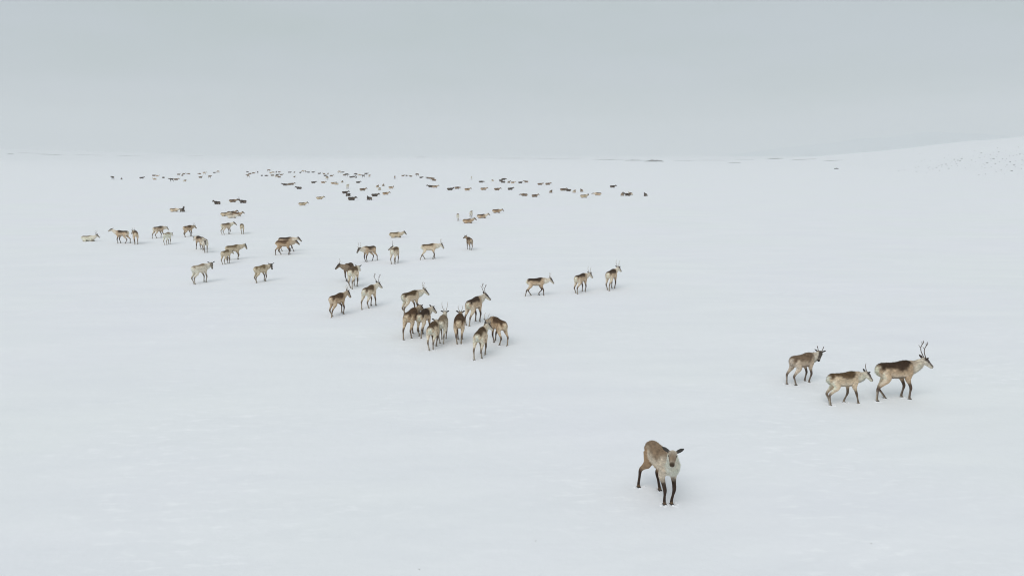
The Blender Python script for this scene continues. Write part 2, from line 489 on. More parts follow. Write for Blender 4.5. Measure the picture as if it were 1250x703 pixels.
def paint(me, loft, coat, seed, lying, shag, strands=0):
    n = len(me.vertices)
    P = np.empty(n * 3, np.float32); me.vertices.foreach_get("co", P); P = P.reshape(-1, 3).astype(float)
    NR = np.empty(n * 3, np.float32); me.vertices.foreach_get("normal", NR); NR = NR.reshape(-1, 3)
    part = np.array([PART[c[0]] for c in loft.c]); tt = np.array([c[1] for c in loft.c])
    C = np.array([c[2] for c in loft.c]); Sd = np.array([c[3] for c in loft.c]); U = np.array([c[4] for c in loft.c])
    W = np.array([c[5] for c in loft.c]); H = np.array([c[6] for c in loft.c])
    best = np.full(n, 1e9); idx = np.zeros(n, int)
    for k in range(len(part)):
        dv = P - C[k]
        a = dv @ Sd[k] / W[k]; b = dv @ U[k] / H[k]; tn = np.cross(Sd[k], U[k]); c = dv @ tn / (0.5 * (W[k] + H[k]) + 0.03)
        q = a * a + b * b + c * c * 2.0
        m = q < best
        best[m] = q[m]; idx[m] = k
    dv = P - C[idx]
    s = np.einsum('ij,ij->i', dv, Sd[idx]) / W[idx]
    u = np.einsum('ij,ij->i', dv, U[idx]) / H[idx]
    pt = part[idx]; t = tt[idx]
    off = seed * 7.3
    nz = np.array([mnoise.noise(Vector((p[0] * 6 + off, p[1] * 6, p[2] * 6))) for p in P])
    nf = np.array([mnoise.noise(Vector((p[0] * 19 + off, p[1] * 19, p[2] * 26))) for p in P])
    cc = {k: np.array(v) for k, v in coat.items() if isinstance(v, tuple)}
    jit = random.Random(seed * 31 + 5)                      # no two coats are quite alike
    cc["flank"] = np.clip(cc["flank"] * jit.uniform(1.0, 1.2), 0, .70); cc["saddle"] = cc["saddle"] * jit.uniform(.7, 1.1)
    th_j = jit.uniform(-.02, .2)
    def mix(a, b, f): return a * (1 - f[:, None]) + b * f[:, None]
    x = P[:, 0] / SX; z = P[:, 2]
    ones = np.ones((n, 1))
    flank = cc["flank"] * ones
    thigh = np.array(coat.get("thigh", cc["flank"])) * ones
    sf = coat.get("soft", .22)
    # trunk
    lowflank = mix(flank, cc["rump"] * ones, sstep(-.15, -.6, u + .25 * nz) * .55)
    tr = lowflank
    th = coat["th"] + th_j + .28 * nz + .14 * nf + .45 * sstep(.12, .44, x)
    th = th - .22 * sstep(-.15, .05, x) * (1 - sstep(.20, .34, x)) + .10 * sstep(-.2, -.40, x) - .42 * sstep(-.42, -.54, x)
    sad = sstep(th - sf, th + sf, u) * sstep(-.66, -.54, x) * (1 - sstep(.36, .50, x + .08 * nz + .05 * nf))
    tr = mix(tr, cc["saddle"] * ones, sad * .97)
    st = sstep(-.98, -.86, u + .06 * nz) * (1 - sstep(-.72, -.55, u + .06 * nz)) * sstep(-.34, -.22, x) * (1 - sstep(.30, .42, x))
    tr = mix(tr, cc["saddle"] * ones * 1.1, st * coat["stripe"])
    rp = sstep(-.51, -.60, x + .03 * nz) * (1 - sstep(.50, .80, u)) * (1 - sstep(.40, .78, np.abs(s)))
    tr = mix(tr, np.clip(cc["rump"] * 1.02, 0, .74) * ones, rp)
    nk = sstep(.40, .52, x) * np.ones(n)
    tr = mix(tr, cc["neck"] * ones, nk)
    # neck, mane
    ne = cc["neck"] * ones
    ne = mix(ne, cc["flank"] * ones * .85, sstep(.2, .85, u) * (1 - sstep(.25, .8, t)) * .7)
    ne = mix(ne, cc["flank"] * ones, np.clip(nf, 0, 1) * .35)
    mn = np.clip(cc["neck"] * 1.1, 0, .72) * ones
    # head
    he = mix(cc["neck"] * ones, cc["face"] * ones, sstep(-.30, .20, u + .2 * nz) * .95)
    he = mix(he, cc["neck"] * ones * .95, sstep(.55, .66, t) * (1 - sstep(.72, .82, t)) * .22)
    he = mix(he, cc["face"] * ones * coat.get("nose", .5), sstep(.66 if "nose" in coat else .74, .86, t) * sstep(-.9, -.4, u))
    he = mix(he, cc["neck"] * ones, (1 - (sstep(.02, .14, t) if "nose" not in coat else sstep(.05, .42, t))) * .6)
    ea = np.minimum(cc["face"], .06) * ones
    # legs
    fl = mix(cc["flank"] * ones, cc["leg"] * ones, sstep(.16, .36, t + .05 * nz))
    fl = mix(fl, cc["rump"] * ones * .8, sstep(.55, .62, t) * sstep(.3, .9, -NR[:, 0]) * .25)
    fl = mix(fl, cc["rump"] * ones * .75, sstep(.84, .88, t) * (1 - sstep(.93, .97, t)) * .45)
    hi = mix(mix(thigh, cc["rump"] * ones, sstep(.0, .7, -NR[:, 0]) * .8), cc["leg"] * ones, sstep(.32, .52, t + .05 * nz))
    hi = mix(hi, cc["rump"] * ones * .8, sstep(.5, .6, t) * sstep(.1, .8, -NR[:, 0]) * .6)
    hi = mix(hi, cc["rump"] * ones * .75, sstep(.86, .90, t) * (1 - sstep(.94, .98, t)) * .45)
    ta = mix(np.clip(cc["rump"] * 1.12, 0, .75) * ones, cc["saddle"] * ones, sstep(.1, .8, u) * .6)
    table = np.stack([tr, ne, he, ea, fl, hi, ta, mn], 0)
    out = table[pt, np.arange(n)]
    # soften borders between neighbouring body parts of the coat
    ne_ = len(me.edges)
    E = np.empty(ne_ * 2, np.int32); me.edges.foreach_get("vertices", E); E = E.reshape(-1, 2)
    deg = np.bincount(E.ravel(), minlength=n)[:, None] + 1
    for _ in range(3):
        acc = out.copy()
        for ch in range(3):
            acc[:, ch] += np.bincount(E[:, 0], out[E[:, 1], ch], n) + np.bincount(E[:, 1], out[E[:, 0], ch], n)
        out = acc / deg
    out = np.clip(out * np.array([1.15, 1.09, 1.02]) * (1 + .16 * nf + .10 * nz)[:, None], .008, .78)
    a = me.color_attributes.new("coat", 'FLOAT_COLOR', 'POINT')
    a.data.foreach_set("color", np.concatenate([out, np.ones((n, 1))], 1).astype(np.float32).ravel())
    if shag > 0:
        amt = shag * (0.5 + np.isin(pt, (PART["neck"], PART["mane"])) * 0.9) * np.isin(pt, (0, 1, 7, 6)) 
        P = P + NR * ((nf * 0.7 + nz * .3) * amt)[:, None]
        me.vertices.foreach_set("co", P.astype(np.float32).ravel())
        me.update()
    me.polygons.foreach_set("use_smooth", [True] * len(me.polygons))
    me.materials.clear(); me.materials.append(FUR)
    if not strands: return None
    # winter hair: short flat locks lying back along the body, longer on neck, throat and belly
    rg = np.random.default_rng(seed)
    sel = np.flatnonzero(np.isin(pt, (0, 1, 7, 6)))
    pick = rg.choice(sel, strands)
    p0 = P[pick] + rg.normal(0, .007, (strands, 3)); nn = NR[pick].astype(float)
    long_ = np.where(np.isin(pt[pick], (1, 7)), 1.5, 1.0) + np.where(u[pick] < -.7, .5, 0)
    flow = np.array([-.75, 0, -.55]) * np.ones((strands, 1)) + rg.normal(0, .28, (strands, 3))
    flow -= nn * np.einsum('ij,ij->i', flow, nn)[:, None]
    flow /= np.linalg.norm(flow, axis=1)[:, None] + 1e-6
    dr = flow + nn * rg.uniform(.15, .45, (strands, 1)); dr /= np.linalg.norm(dr, axis=1)[:, None]
    wd = np.cross(dr, nn); wd /= np.linalg.norm(wd, axis=1)[:, None] + 1e-6
    ln = (rg.uniform(.022, .046, strands) * long_)[:, None]
    p0 = p0 - nn * .006
    a0 = p0 - wd * .0045; b0 = p0 + wd * .0045; t0 = p0 + dr * ln
    vv = np.stack([a0, b0, t0], 1).reshape(-1, 3)
    fm = mesh_from("fur", vv, [(3 * i, 3 * i + 1, 3 * i + 2) for i in range(strands)], FUR)
    sh = rg.uniform(.78, 1.16, (strands, 1))
    c3 = np.repeat(np.clip(out[pick] * sh, .008, .78), 3, 0)
    fa = fm.color_attributes.new("coat", 'FLOAT_COLOR', 'POINT')
    fa.data.foreach_set("color", np.concatenate([c3, np.ones((len(c3), 1))], 1).astype(np.float32).ravel())
    return fm

def tube_mesh(name, paths, mat, n=7, sub=3):
    lf = Loft()
    for rows in paths:
        lf.tube("head", [(x, y, z, r, r) for x, y, z, r in rows], np.array([0.3, 0.9, 0.1]), sub=sub, n=n)
    return mesh_from(name, lf.v, lf.f, mat)

def sphere_mesh(name, r, mat):
    import bmesh
    bm = bmesh.new(); bmesh.ops.create_icosphere(bm, subdivisions=2, radius=r)
    me = bpy.data.meshes.new(name); bm.to_mesh(me); bm.free()
    me.materials.append(mat); me.polygons.foreach_set("use_smooth", [True] * len(me.polygons))
    return me
EYE_ME = sphere_mesh("eye", 0.017, EYE)

def hoof_mesh():
    lf = Loft()
    for sy in (-1, 1):
        lf.tube("front", [(-.035, sy * .017, .045, .017, .018), (0.0, sy * .020, .040, .020, .026), (.035, sy * .024, .022, .018, .022), (.062, sy * .020, .008, .010, .010)], YAX, sub=2, n=8)
        lf.tube("front", [(-.055, sy * .022, .055, .009, .010), (-.070, sy * .026, .030, .009, .012), (-.070, sy * .028, .015, .004, .004)], YAX, sub=2, n=6)
    return mesh_from("hoof", lf.v, lf.f, HOOF)
HOOF_ME = hoof_mesh()

def antler_mesh(kind, s, side, pale, wide=1.0):
    """in the head frame, x forward, z up; side = +1 left"""
    y = side * wide
    mat = ANT_P if pale else ANT_D
    thin = .72 if kind == "thin" else (.85 if kind == "tall" else 1.0)
    def P(*pts): return [(px * s, py * y * s, pz * s, r * thin) for px, py, pz, r in pts]
    if kind == "spike":
        return tube_mesh("antler", [P((0, .0, -.02, .014), (-.03, .02, .10, .012), (-.05, .04, .24, .010), (-.03, .05, .36, .005))], mat)
    if kind == "stub":
        return tube_mesh("antler", [P((0, .0, -.02, .015), (-.03, .03, .07, .013), (-.06, .05, .16, .011), (-.05, .06, .21, .014), (-.04, .065, .235, .006)),
                                    P((-.055, .045, .15, .009), (-.015, .07, .20, .005))], mat)
    paths = [P((0, .0, -.02, .016), (-.055, .025, .09, .014), (-.105, .06, .20, .012), (-.115, .085, .31, .011), (-.075, .095, .40, .011), (-.02, .09, .47, .005)),
             P((-.01, .005, .02, .010), (.06, .0, .05, .008), (.11, -.005, .10, .005)),
             P((-.10, .055, .18, .007), (-.06, .07, .21, .006), (-.035, .075, .25, .004))]
    if kind == "tall":
        paths = paths[:1]
        paths += [P((-.112, .082, .30, .009), (-.16, .09, .34, .007), (-.19, .09, .39, .004)),
                  P((-.075, .095, .40, .010), (-.09, .10, .46, .009), (-.09, .10, .50, .004)),
                  P((-.05, .095, .42, .009), (-.04, .10, .47, .009), (-.05, .10, .52, .004))]
    return tube_mesh("antler", paths, mat)

def build_body(p):
    """returns (body mesh, attachment data) for one animal in its own frame: x forward, z up, ground at 0"""
    lying = p.get("lying", False)
    g = p.get("girth", random.Random(p.get("seed", 1) * 17).uniform(.92, 1.06))
    lf = Loft()
    dz = -.495 if lying else 0.0
    T = [(-.635, 0, .79, .05, .06), (-.60, 0, .79, .115, .13), (-.50, 0, .785, .165, .185), (-.34, 0, .775, .180, .200), (-.12, 0, .757, .198, .215),
         (.08, 0, .758, .202, .228), (.26, 0, .778, .186, .240), (.36, 0, .79, .160, .222), (.47, 0, .785, .125, .175), (.55, 0, .77, .07, .10)]
    T = [(x, y, z + .018, w * .95, h * .915) for x, y, z, w, h in T]
    arch = p.get("arch", 0.0)
    T = [(x * SX, y, z + dz + arch * math.exp(-((x + .35) / .25) ** 2), w * g, h) for x, y, z, w, h in T]
    lf.tube("trunk", T, YAX, sub=3, n=20)
    np_, ny, hy, hp = (rad(p.get(k, dflt)) for k, dflt in (("np", 22), ("ny", 0), ("hy", 0), ("hp", -34)))
    nl = p.get("nl", .43) * .80
    b0 = np.array([.36 * SX, 0, .80 + dz])
    b1 = np.array([.52 * SX, 0, .83 + dz])
    nd = np.array([math.cos(np_) * math.cos(ny), math.cos(np_) * math.sin(ny), math.sin(np_)])
    poll = b1 + nd * nl
    mid = b1 + nd * nl * .5 + np.array([0, 0, -.02])
    side_n = np.array([-math.sin(ny * .7), math.cos(ny * .7), 0])
    lf.tube("neck", [(*b0, .135, .185), (*b1, .120, .165), (*mid, .092, .125), (*poll, .072, .085)], side_n, sub=5, n=16)
    # hanging throat mane
    dn = np.array([0, 0, -1.])
    lf.tube("mane", [(*(b1 + dn * .12 - nd * .02), .07, .06), (*(mid + dn * .085 - nd * .05), .062, .075), (*(mid + dn * .07 + nd * .08), .05, .055), (*(poll + dn * .05 - nd * .02), .035, .03)], side_n, sub=3, n=10)
    # head
    hd = np.array([math.cos(hp) * math.cos(hy), math.cos(hp) * math.sin(hy), math.sin(hp)])
    hs = np.array([-math.sin(hy), math.cos(hy), 0.])
    hu = np.cross(hd, hs)
    h0 = poll - hd * .05
    q = lambda d_, up: h0 + hd * d_ + hu * up
    lf.tube("head", [(*q(.0, 0), .062, .070), (*q(.07, .012), .075, .088), (*q(.15, .006), .070, .082), (*q(.23, -.006), .055, .064), (*q(.30, -.012), .047, .053), (*q(.345, -.016), .046, .049), (*q(.372, -.018), .030, .032)], hs, sub=3, n=14)
    ear_up = p.get("ear", .35); k_ = p.get("ears", 1.0)
    for sg in (1, -1):
        e0 = q(.035, .045) + hs * sg * .05
        ed = hs * sg * .85 + hu * ear_up - hd * .35; ed /= np.linalg.norm(ed)
        es = np.cross(ed, hd); es /= np.linalg.norm(es)
        lf.tube("ear", [(*(e0 - ed * .02), .016, .016), (*(e0 + ed * .05 * k_), .034 * k_, .015), (*(e0 + ed * .10 * k_), .032 * k_, .013), (*(e0 + ed * .145 * k_), .012, .008)], es, sub=3, n=8)
    # tail
    zt = .865 + dz
    lf.tube("tail", [(-.57 * SX, 0, zt, .035, .03), (-.635 * SX, 0, zt - .03, .036, .03), (-.67 * SX, 0, zt - .09, .028, .024), (-.67 * SX, 0, zt - .14, .010, .010)], YAX, sub=3, n=8)
    feet = []
    if lying:
        for sg in (1, -1):
            lf.tube("front", [(.34 * SX, sg * .11, .22, .085, .10), (.30 * SX, sg * .15, .13, .065, .07), (.42 * SX, sg * .15, .085, .046, .05), (.53 * SX, sg * .13, .06, .038, .04), (.44 * SX, sg * .11, .045, .028, .03), (.33 * SX, sg * .10, .035, .03, .03)], YAX, sub=3, n=10)
            lf.tube("hind", [(-.40 * SX, sg * .10, .26, .11, .15), (-.28 * SX, sg * .17, .20, .085, .12), (-.16 * SX, sg * .21, .11, .06, .08), (-.36 * SX, sg * .20, .065, .045, .05), (-.44 * SX, sg * .20, .05, .036, .038), (-.28 * SX, sg * .22, .04, .028, .03), (-.16 * SX, sg * .23, .035, .03, .03)], YAX, sub=3, n=10)
            feet += [(.27, sg * .10, 0.0, 180), (-.11, sg * .23, 0.0, 0)]
    else:
        spread = p.get("spread", 1.0)
        for key, sg in (("fl", 1), ("fr", -1)):
            dx, lift, dy = (*p.get(key, (0, 0)), 0)[:3]
            yf = sg * .095 * spread + dy
            sh = np.array([.36 * SX, sg * .10, .74]); elb = np.array([.29 * SX + .18 * dx, sg * .115, .575])
            fet = np.array([.315 * SX + dx, yf, .085 + lift])
            bend = 1
            kn = ik(elb, fet, .262, .252, bend)
            hf = np.array([fet[0] + .035 - lift * .25, yf, .03 + lift * .75])
            m1 = elb * .5 + kn * .5; m2 = kn * .55 + fet * .45
            lf.tube("front", [(*sh, .075, .105), (*elb, .062, .078), (*m1, .041, .045), (*kn, .036, .038), (*m2, .025, .026), (*fet, .029, .030), (*hf, .032, .034)], YAX, sub=3, n=10)
            feet.append((hf[0] - .005, yf, hf[2] - .03, 0))
        for key, sg in (("hl", 1), ("hr", -1)):
            dx, lift, dy = (*p.get(key, (0, 0)), 0)[:3]
            yf = sg * .095 * spread + dy
            hip = np.array([-.42 * SX, sg * .085, .785]); stf = np.array([-.33 * SX + .28 * dx, sg * .125, .595])
            fet = np.array([-.475 * SX + dx, yf, .085 + lift])
            hk = ik(stf, fet, .325, .272, -1)
            hf = np.array([fet[0] + .035 - lift * .25, yf, .03 + lift * .75])
            m1 = stf * .45 + hk * .55; m2 = hk * .5 + fet * .5
            lf.tube("hind", [(*hip, .105, .140), (*stf, .078, .105), (*m1, .045, .056), (*hk, .033, .042), (*m2, .025, .028), (*fet, .029, .030), (*hf, .032, .034)], YAX, sub=3, n=10)
            feet.append((hf[0] - .005, yf, hf[2] - .03, 0))
    me = remesh(lf, p.get("voxel", .014), p.get("ratio", 1.0), p.get("smooth", 3))
    me.name = "body"
    fur = paint(me, lf, COATS[p["coat"]], p.get("seed", 1), lying, p.get("shag", 0.0), p.get("fur", 0))
    return me, dict(q=q, hs=hs, hu=hu, hd=hd, hy=hy, feet=feet, fur=fur)

def make_reindeer(p, detail=True):
    me, a = build_body(p)
    if not detail:
        return link(bpy.data.objects.new("reindeer", me))
    root = link(bpy.data.objects.new("reindeer", None))
    root.empty_display_size = 0.3
    link(bpy.data.objects.new("body", me), root)
    if a["fur"]:
        tag(link(bpy.data.objects.new("fur", a["fur"]), root), kind="stuff")
    for sg in (1, -1):
        e = link(bpy.data.objects.new("eye", EYE_ME), root)
        e.location = tuple(a["q"](.135, .030) + a["hs"] * sg * .062)
    for x, y, z, r in a["feet"]:
        h = link(bpy.data.objects.new("hoof", HOOF_ME), root)
        h.location = (x, y, z); h.rotation_euler.z = rad(r); h.scale = (.82, .88, .88)
    kind = p.get("antler")
    if kind:
        for sg in p.get("sides", (1, -1)):
            am = antler_mesh(kind, p.get("as", 1.0) * (.85 if kind == "thin" else 1), sg, p.get("apale", True), p.get("aw", 1.0))
            t = link(bpy.data.objects.new("antler", am), root)
            t.location = tuple(a["q"](.045, .075) + a["hs"] * sg * .035)
            t.rotation_euler = (0, -rad(p.get("at", 0)), a["hy"])
    return root

def put(o, px, py, heading, scale=1.0, dx=0.0):
    """stand the animal so that the middle of its feet is at the measured point"""
    x, y, z = at(px, py)
    h = rad(heading)
    o.location = (x + dx * math.cos(h), y + dx * math.sin(h), z - 0.034)
    o.rotation_euler = (0, 0, h)
    o.scale = (scale, scale, scale)

WALK_A = dict(fl=(.20, 0), fr=(-.14, .02), hl=(-.16, 0), hr=(.17, 0))
WALK_B = dict(fl=(-.16, .03), fr=(.16, 0), hl=(.14, 0), hr=(-.20, 0))
STAND = dict(fl=(.02, 0), fr=(-.03, 0), hl=(-.03, 0), hr=(.05, 0))
STEP = dict(fl=(.05, 0), fr=(-.05, 0), hl=(.12, 0), hr=(-.14, 0))

STANDING = [
  # px, py, heading, scale, pose..., label
  (804, 604, -75, 1.0, dict(coat="front", fl=(.05, 0, -.02), fr=(.03, 0, .02), hl=(.12, 0, .03), hr=(-.10, 0, -.13), np=60, ny=-32, hy=-29, hp=-8, nl=.37, girth=.96, ear=.38, ears=1.15, fur=10000, shag=.014, voxel=.0105, spread=.9),
   "brown backed reindeer without antlers standing nearest, facing the camera with ears out"),
  (976, 467.5, 26, .87, dict(coat="grey", fl=(.0, 0), fr=(-.02, 0), hl=(-.14, 0), hr=(.05, 0), np=22, ny=-8, hy=-146, hp=-36, nl=.38, antler="stub", aw=1.3, apale=False, **{"as": .72}, fur=7000, shag=.008, voxel=.0115),
   "greyish reindeer with short dark antlers turning its dark face back over its shoulder"),
  (1025.5, 492.5, 10, .87, dict(coat="cream", fl=(-.15, 0), fr=(.19, 0), hl=(.04, 0), hr=(-.06, 0), np=16, hp=-42, nl=.34, fur=7000, antler="spike", sides=(1,), apale=False, **{"as": .7}, shag=.008, voxel=.0115),
   "cream reindeer with a single spike antler walking behind the large antlered one"),
  (1087.5, 487, 9, 1.05, dict(coat="dark", fl=(.02, 0), fr=(.10, 0), hl=(.20, 0), hr=(-.13, 0), np=27, hp=-32, nl=.42, fur=7000, antler="tall", apale=False, aw=.45, **{"as": .84}, shag=.008, voxel=.0115),
   "large dark backed reindeer with tall branched antlers, rightmost of the herd"),
  # central cluster
  (500.5, 383, 56, .95, dict(coat="cream", **STEP, np=16, ny=-16, hy=-28, hp=-40, antler="thin", **{"as": .8}), "pale reindeer with brown saddle at the back left corner of the central cluster"),
  (502, 411, 78, 1.0, dict(coat="brown", fl=(.1, .0), fr=(.16, .13), hl=(-.20, 0), hr=(.08, 0), np=18, ny=-8, hy=-30, hp=-42), "brown reindeer lifting a front foot at the left edge of the central cluster"),
  (517, 409, 77, .93, dict(coat="dark", **WALK_B, np=16, ny=-10, hy=-35, hp=-42), "pink-cream reindeer with almost black saddle beside the brown one lifting its foot"),
  (528.5, 425, 84, .88, dict(coat="cream", **STAND, np=8, ny=6, hp=-30, spread=.7), "small pale reindeer seen from behind, in front of the dark saddled one"),
  (540.5, 417, 88, .9, dict(coat="pale", fl=(0, 0), fr=(.1, 0), hl=(.05, 0), hr=(-.04, 0), np=24, hp=-20, antler="thin", **{"as": .95}, spread=.8), "pale rumped reindeer seen from behind with two thin upright antlers and ears showing"),
  (561, 417.5, 91, .95, dict(coat="brown", fl=(0, 0), fr=(.05, 0), hl=(.0, 0), hr=(.04, 0), np=12, hp=-30, antler="thin", **{"as": .6}, spread=.75, girth=1.05), "brown reindeer with a round white rump seen squarely from behind"),
  (578, 395, 66, 1.02, dict(coat="dark", fl=(.03, 0), fr=(.0, 0), hl=(-.10, 0), hr=(-.20, 0), np=24, ny=-12, hy=-40, hp=-36, antler="tall", apale=False, aw=1.5, **{"as": .74}), "dark saddled reindeer with tall lyre antlers at the back right of the cluster"),
  (586.5, 435.5, 78, .93, dict(coat="cream", fl=(.1, 0), fr=(-.06, 0), hl=(-.14, 0), hr=(.12, 0), np=20, ny=-8, hy=-38, hp=-36, antler="thin", **{"as": .95}), "cream antlered reindeer nearest in the central cluster, seen from behind"),
  (609.5, 419.5, 120, .9, dict(coat="brown", fl=(-.10, 0), fr=(.14, 0), hl=(.12, 0), hr=(-.12, 0), np=-14, hp=-48, ny=10, hy=10), "brown reindeer walking away to the left with head low, right edge of central cluster"),
  # left of the cluster
  (411.5, 385, 68, .9, dict(coat="brown", fl=(.16, .05), fr=(.02, 0), hl=(.08, 0), hr=(-.22, 0), np=26, ny=-8, hy=-30, hp=-56, nl=.38, antler="thin", **{"as": .7}), "walking brown reindeer with one front knee raised, left of the central cluster"),
  (450.5, 375.5, 74, .95, dict(coat="cream", fl=(.05, .04), fr=(.14, 0), hl=(-.18, 0), hr=(.10, 0), np=22, ny=-10, hy=-25, hp=-38, antler="tall", apale=False, aw=1.9, **{"as": .8}), "dark saddled reindeer with wide antlers walking away, between cluster and left group"),
  (431.5, 351, 84, 1.02, dict(coat="cream", **STEP, np=8, hp=-36, spread=.9), "pale reindeer seen from behind, partly hiding another that looks left"),
  (426.5, 342.5, 264, .95, dict(coat="tawny", **WALK_A, np=24, hy=-68, ny=-55, hp=-38, antler="thin", **{"as": .7}), "brown reindeer looking left, half hidden behind a pale one"),
  (452, 319, 234, .98, dict(coat="dark", fl=(.02, 0), fr=(-.02, 0), hl=(-.18, 0), hr=(.04, 0), np=10, hp=-42, antler="thin", **{"as": .85}), "dark backed reindeer stretching a hind leg, walking toward the camera and left"),
  (482, 321.5, 80, .98, dict(coat="cream", **STAND, np=14, ny=72, hy=100, hp=-26, antler="spike", apale=False, sides=(1,), **{"as": 1.0}), "cream reindeer with head turned left in profile and one thin antler"),
  (523, 316.5, 28, 1.0, dict(coat="cream", fl=(.12, 0), fr=(-.08, 0), hl=(.12, 0), hr=(-.26, 0), np=12, ny=-6, hy=-10, hp=-52, antler="thin", **{"as": .8}), "pale long-striding reindeer with head low to the right, near the lying ones"),
  (573.5, 305, 108, .88, dict(coat="tawny", **STAND, np=26, ny=20, hy=30, hp=-24, ear=.7, spread=.8), "narrow brown reindeer standing alone on open snow, seen from behind"),
  # trio to the right of the centre
  (653, 361, 12, .86, dict(coat="dark", fl=(-.10, .06), fr=(.12, 0), hl=(.12, 0), hr=(-.22, 0), np=12, hp=-46, nl=.40, antler="thin", **{"as": .75}), "brown saddled reindeer walking right, leftmost of the trio right of centre"),
  (708, 357.5, 54, .92, dict(coat="dark", fl=(.05, 0), fr=(.02, 0), hl=(.06, 0), hr=(-.10, 0), np=10, ny=-8, hy=-16, hp=-40, antler="thin", **{"as": .8}), "pale legged reindeer with head lowered, middle of the trio right of centre"),
  (745.5, 353.5, 62, .98, dict(coat="dark", **STEP, np=26, ny=-10, hy=-20, hp=-34, antler="thin", **{"as": .85}), "dark saddled reindeer walking away uphill, rightmost of the trio right of centre"),
  # left group
  (244, 345.5, 68, .97, dict(coat="pale", fl=(.05, 0), fr=(.0, 0), hl=(.02, 0), hr=(-.10, 0), np=26, ny=-40, hy=-126, hp=-46, nl=.36, ear=.3, ears=1.15), "pale young reindeer without antlers looking back at the camera, nearest of the left group"),
  (318.5, 344, 64, .87, dict(coat="calf", fl=(.03, 0), fr=(-.08, 0), hl=(.08, 0), hr=(-.12, 0), np=24, ny=-38, hy=-122, hp=-46, nl=.36, ear=.3, ears=1.15), "brown saddled young reindeer with dark face looking back at the camera, standing apart"),
  (276, 322, 82, .84, dict(coat="calf", **STAND, np=-4, hp=-34, spread=.7), "small pale calf seen from behind beside a larger reindeer in the left group"),
  (284.5, 317, 46, .94, dict(coat="calf", **STEP, np=20, ny=-10, hy=-24, hp=-62), "brown backed reindeer bending its nose down behind the small pale calf"),
  (346, 311, 6, .98, dict(coat="brown", fl=(.06, 0), fr=(.02, 0), hl=(.14, 0), hr=(-.16, 0), np=12, hp=-40), "nearer of two overlapping reindeer walking right side by side"),
  (349, 307, 4, 1.0, dict(coat="dark", fl=(-.1, .05), fr=(.2, 0), hl=(.05, 0), hr=(-.05, 0), np=14, hp=-40), "farther of two overlapping reindeer, its dark back above the nearer one"),
  (245.5, 305, 138, .96, dict(coat="dark", **WALK_A, np=2, hp=-44), "dark saddled reindeer behind a pale one that faces the camera"),
  (251.5, 308, -68, .93, dict(coat="pale", **STAND, np=14, hp=-40, hy=6, spread=.8, antler="thin", **{"as": .5}), "pale reindeer facing the camera in front of a dark saddled one"),
  (229.5, 289, 72, .92, dict(coat="brown", **STEP, np=4, hp=-36, antler="thin", **{"as": .7}), "small brown reindeer seen from behind, above the overlapping pale and dark pair"),
  (276, 286, 60, .94, dict(coat="cream", **STAND, np=26, ny=-20, hy=-50, hp=-38), "cream reindeer with head raised to the right, below the resting foursome"),
  (296, 285.5, 112, .84, dict(coat="calf", **STAND, np=0, hp=-36, spread=.8), "small reindeer with a dark left flank to the right of the head-raised one"),
  (151, 297, 176, .98, dict(coat="dark", **STEP, np=34, hp=-20, nl=.48), "dark backed reindeer with neck stretched up to the left, left edge of the left group"),
  (166.5, 298, 116, .98, dict(coat="brown", **STAND, np=14, ny=24, hy=36, hp=-36, antler="thin", **{"as": .6}), "brown reindeer with head to the left, next to the one stretching its neck"),
  (193.5, 290.5, 66, .94, dict(coat="dark", fl=(.0, 0), fr=(.04, 0), hl=(-.2, 0), hr=(.06, 0), np=0, hp=-40), "dark saddled reindeer walking away above a white rumped one"),
  (204.5, 298.5, 91, .90, dict(coat="pale", **STAND, np=0, hp=-36, spread=.75), "white rumped pale reindeer seen squarely from behind in the left group"),
  # two calves among the resting animals at right
  (559, 269.5, 95, .72, dict(coat="pale", **STAND, np=2, hp=-36, spread=.8), "pale calf standing left above the resting animals"),
  (575, 266, 84, .74, dict(coat="pale", **STAND, np=10, hp=-36, spread=.8), "greyish calf standing right of the other calf above the resting animals"),
]

TRODDEN = []
for i, row in enumerate(STANDING):
    px, py, hd_, sc, pose, label = row
    pose.setdefault("seed", i + 1)
    far = py < 330
    pose.setdefault("voxel", .016 if far else .0135)
    pose.setdefault("ratio", .35 if far else .6)
    if i < 4: pose["ratio"] = .8
    pose.setdefault("shag", 0.006)
    if i < 13: pose.setdefault("fur", 3500)
    pose["smooth"] = 3 if pose["voxel"] > .013 else 4
    o = make_reindeer(pose)
    put(o, px, py, hd_, sc, dx=.07 * sc)
    tag(o, label, "reindeer", "reindeer herd on the snow")
    if i < 24:
        c_, s_ = math.cos(rad(hd_)), math.sin(rad(hd_))
        for ch in o.children:
            if ch.name.startswith("hoof") and ch.location.z < .02:
                lx, ly = ch.location.x * sc, ch.location.y * sc
                TRODDEN.append((o.location.x + lx * c_ - ly * s_, o.location.y + lx * s_ + ly * c_))

def build_crumbs():
    rg = random.Random(77)
    V, F = [], []
    for x, y in TRODDEN:
        for k in range(11):
            a = rg.uniform(0, 6.28); r = rg.uniform(.05, .11); h = rg.uniform(.012, .034); w = rg.uniform(.016, .034)
            px, py = x + r * math.cos(a), y + r * math.sin(a); z = gh(px, py) - .006
            b0 = len(V); n = 6
            for ring, (rw, rz) in enumerate(((1.3, 0), (.85, .65))):
                for q in range(n):
                    t = 6.2832 * q / n + k
                    f = rw * w * rg.uniform(.8, 1.2)
                    V.append((px + f * math.cos(t), py + f * math.sin(t), z + rz * h))
            V.append((px, py, z + h))
            for q in range(n):
                q2 = (q + 1) % n
                F.append((b0 + q, b0 + q2, b0 + n + q2, b0 + n + q)); F.append((b0 + n + q, b0 + n + q2, b0 + 2 * n))
    o = link(bpy.data.objects.new("snow_crumbs", mesh_from("snow_crumbs", V, F, SNOW)))
    tag(o, kind="stuff")
build_crumbs()

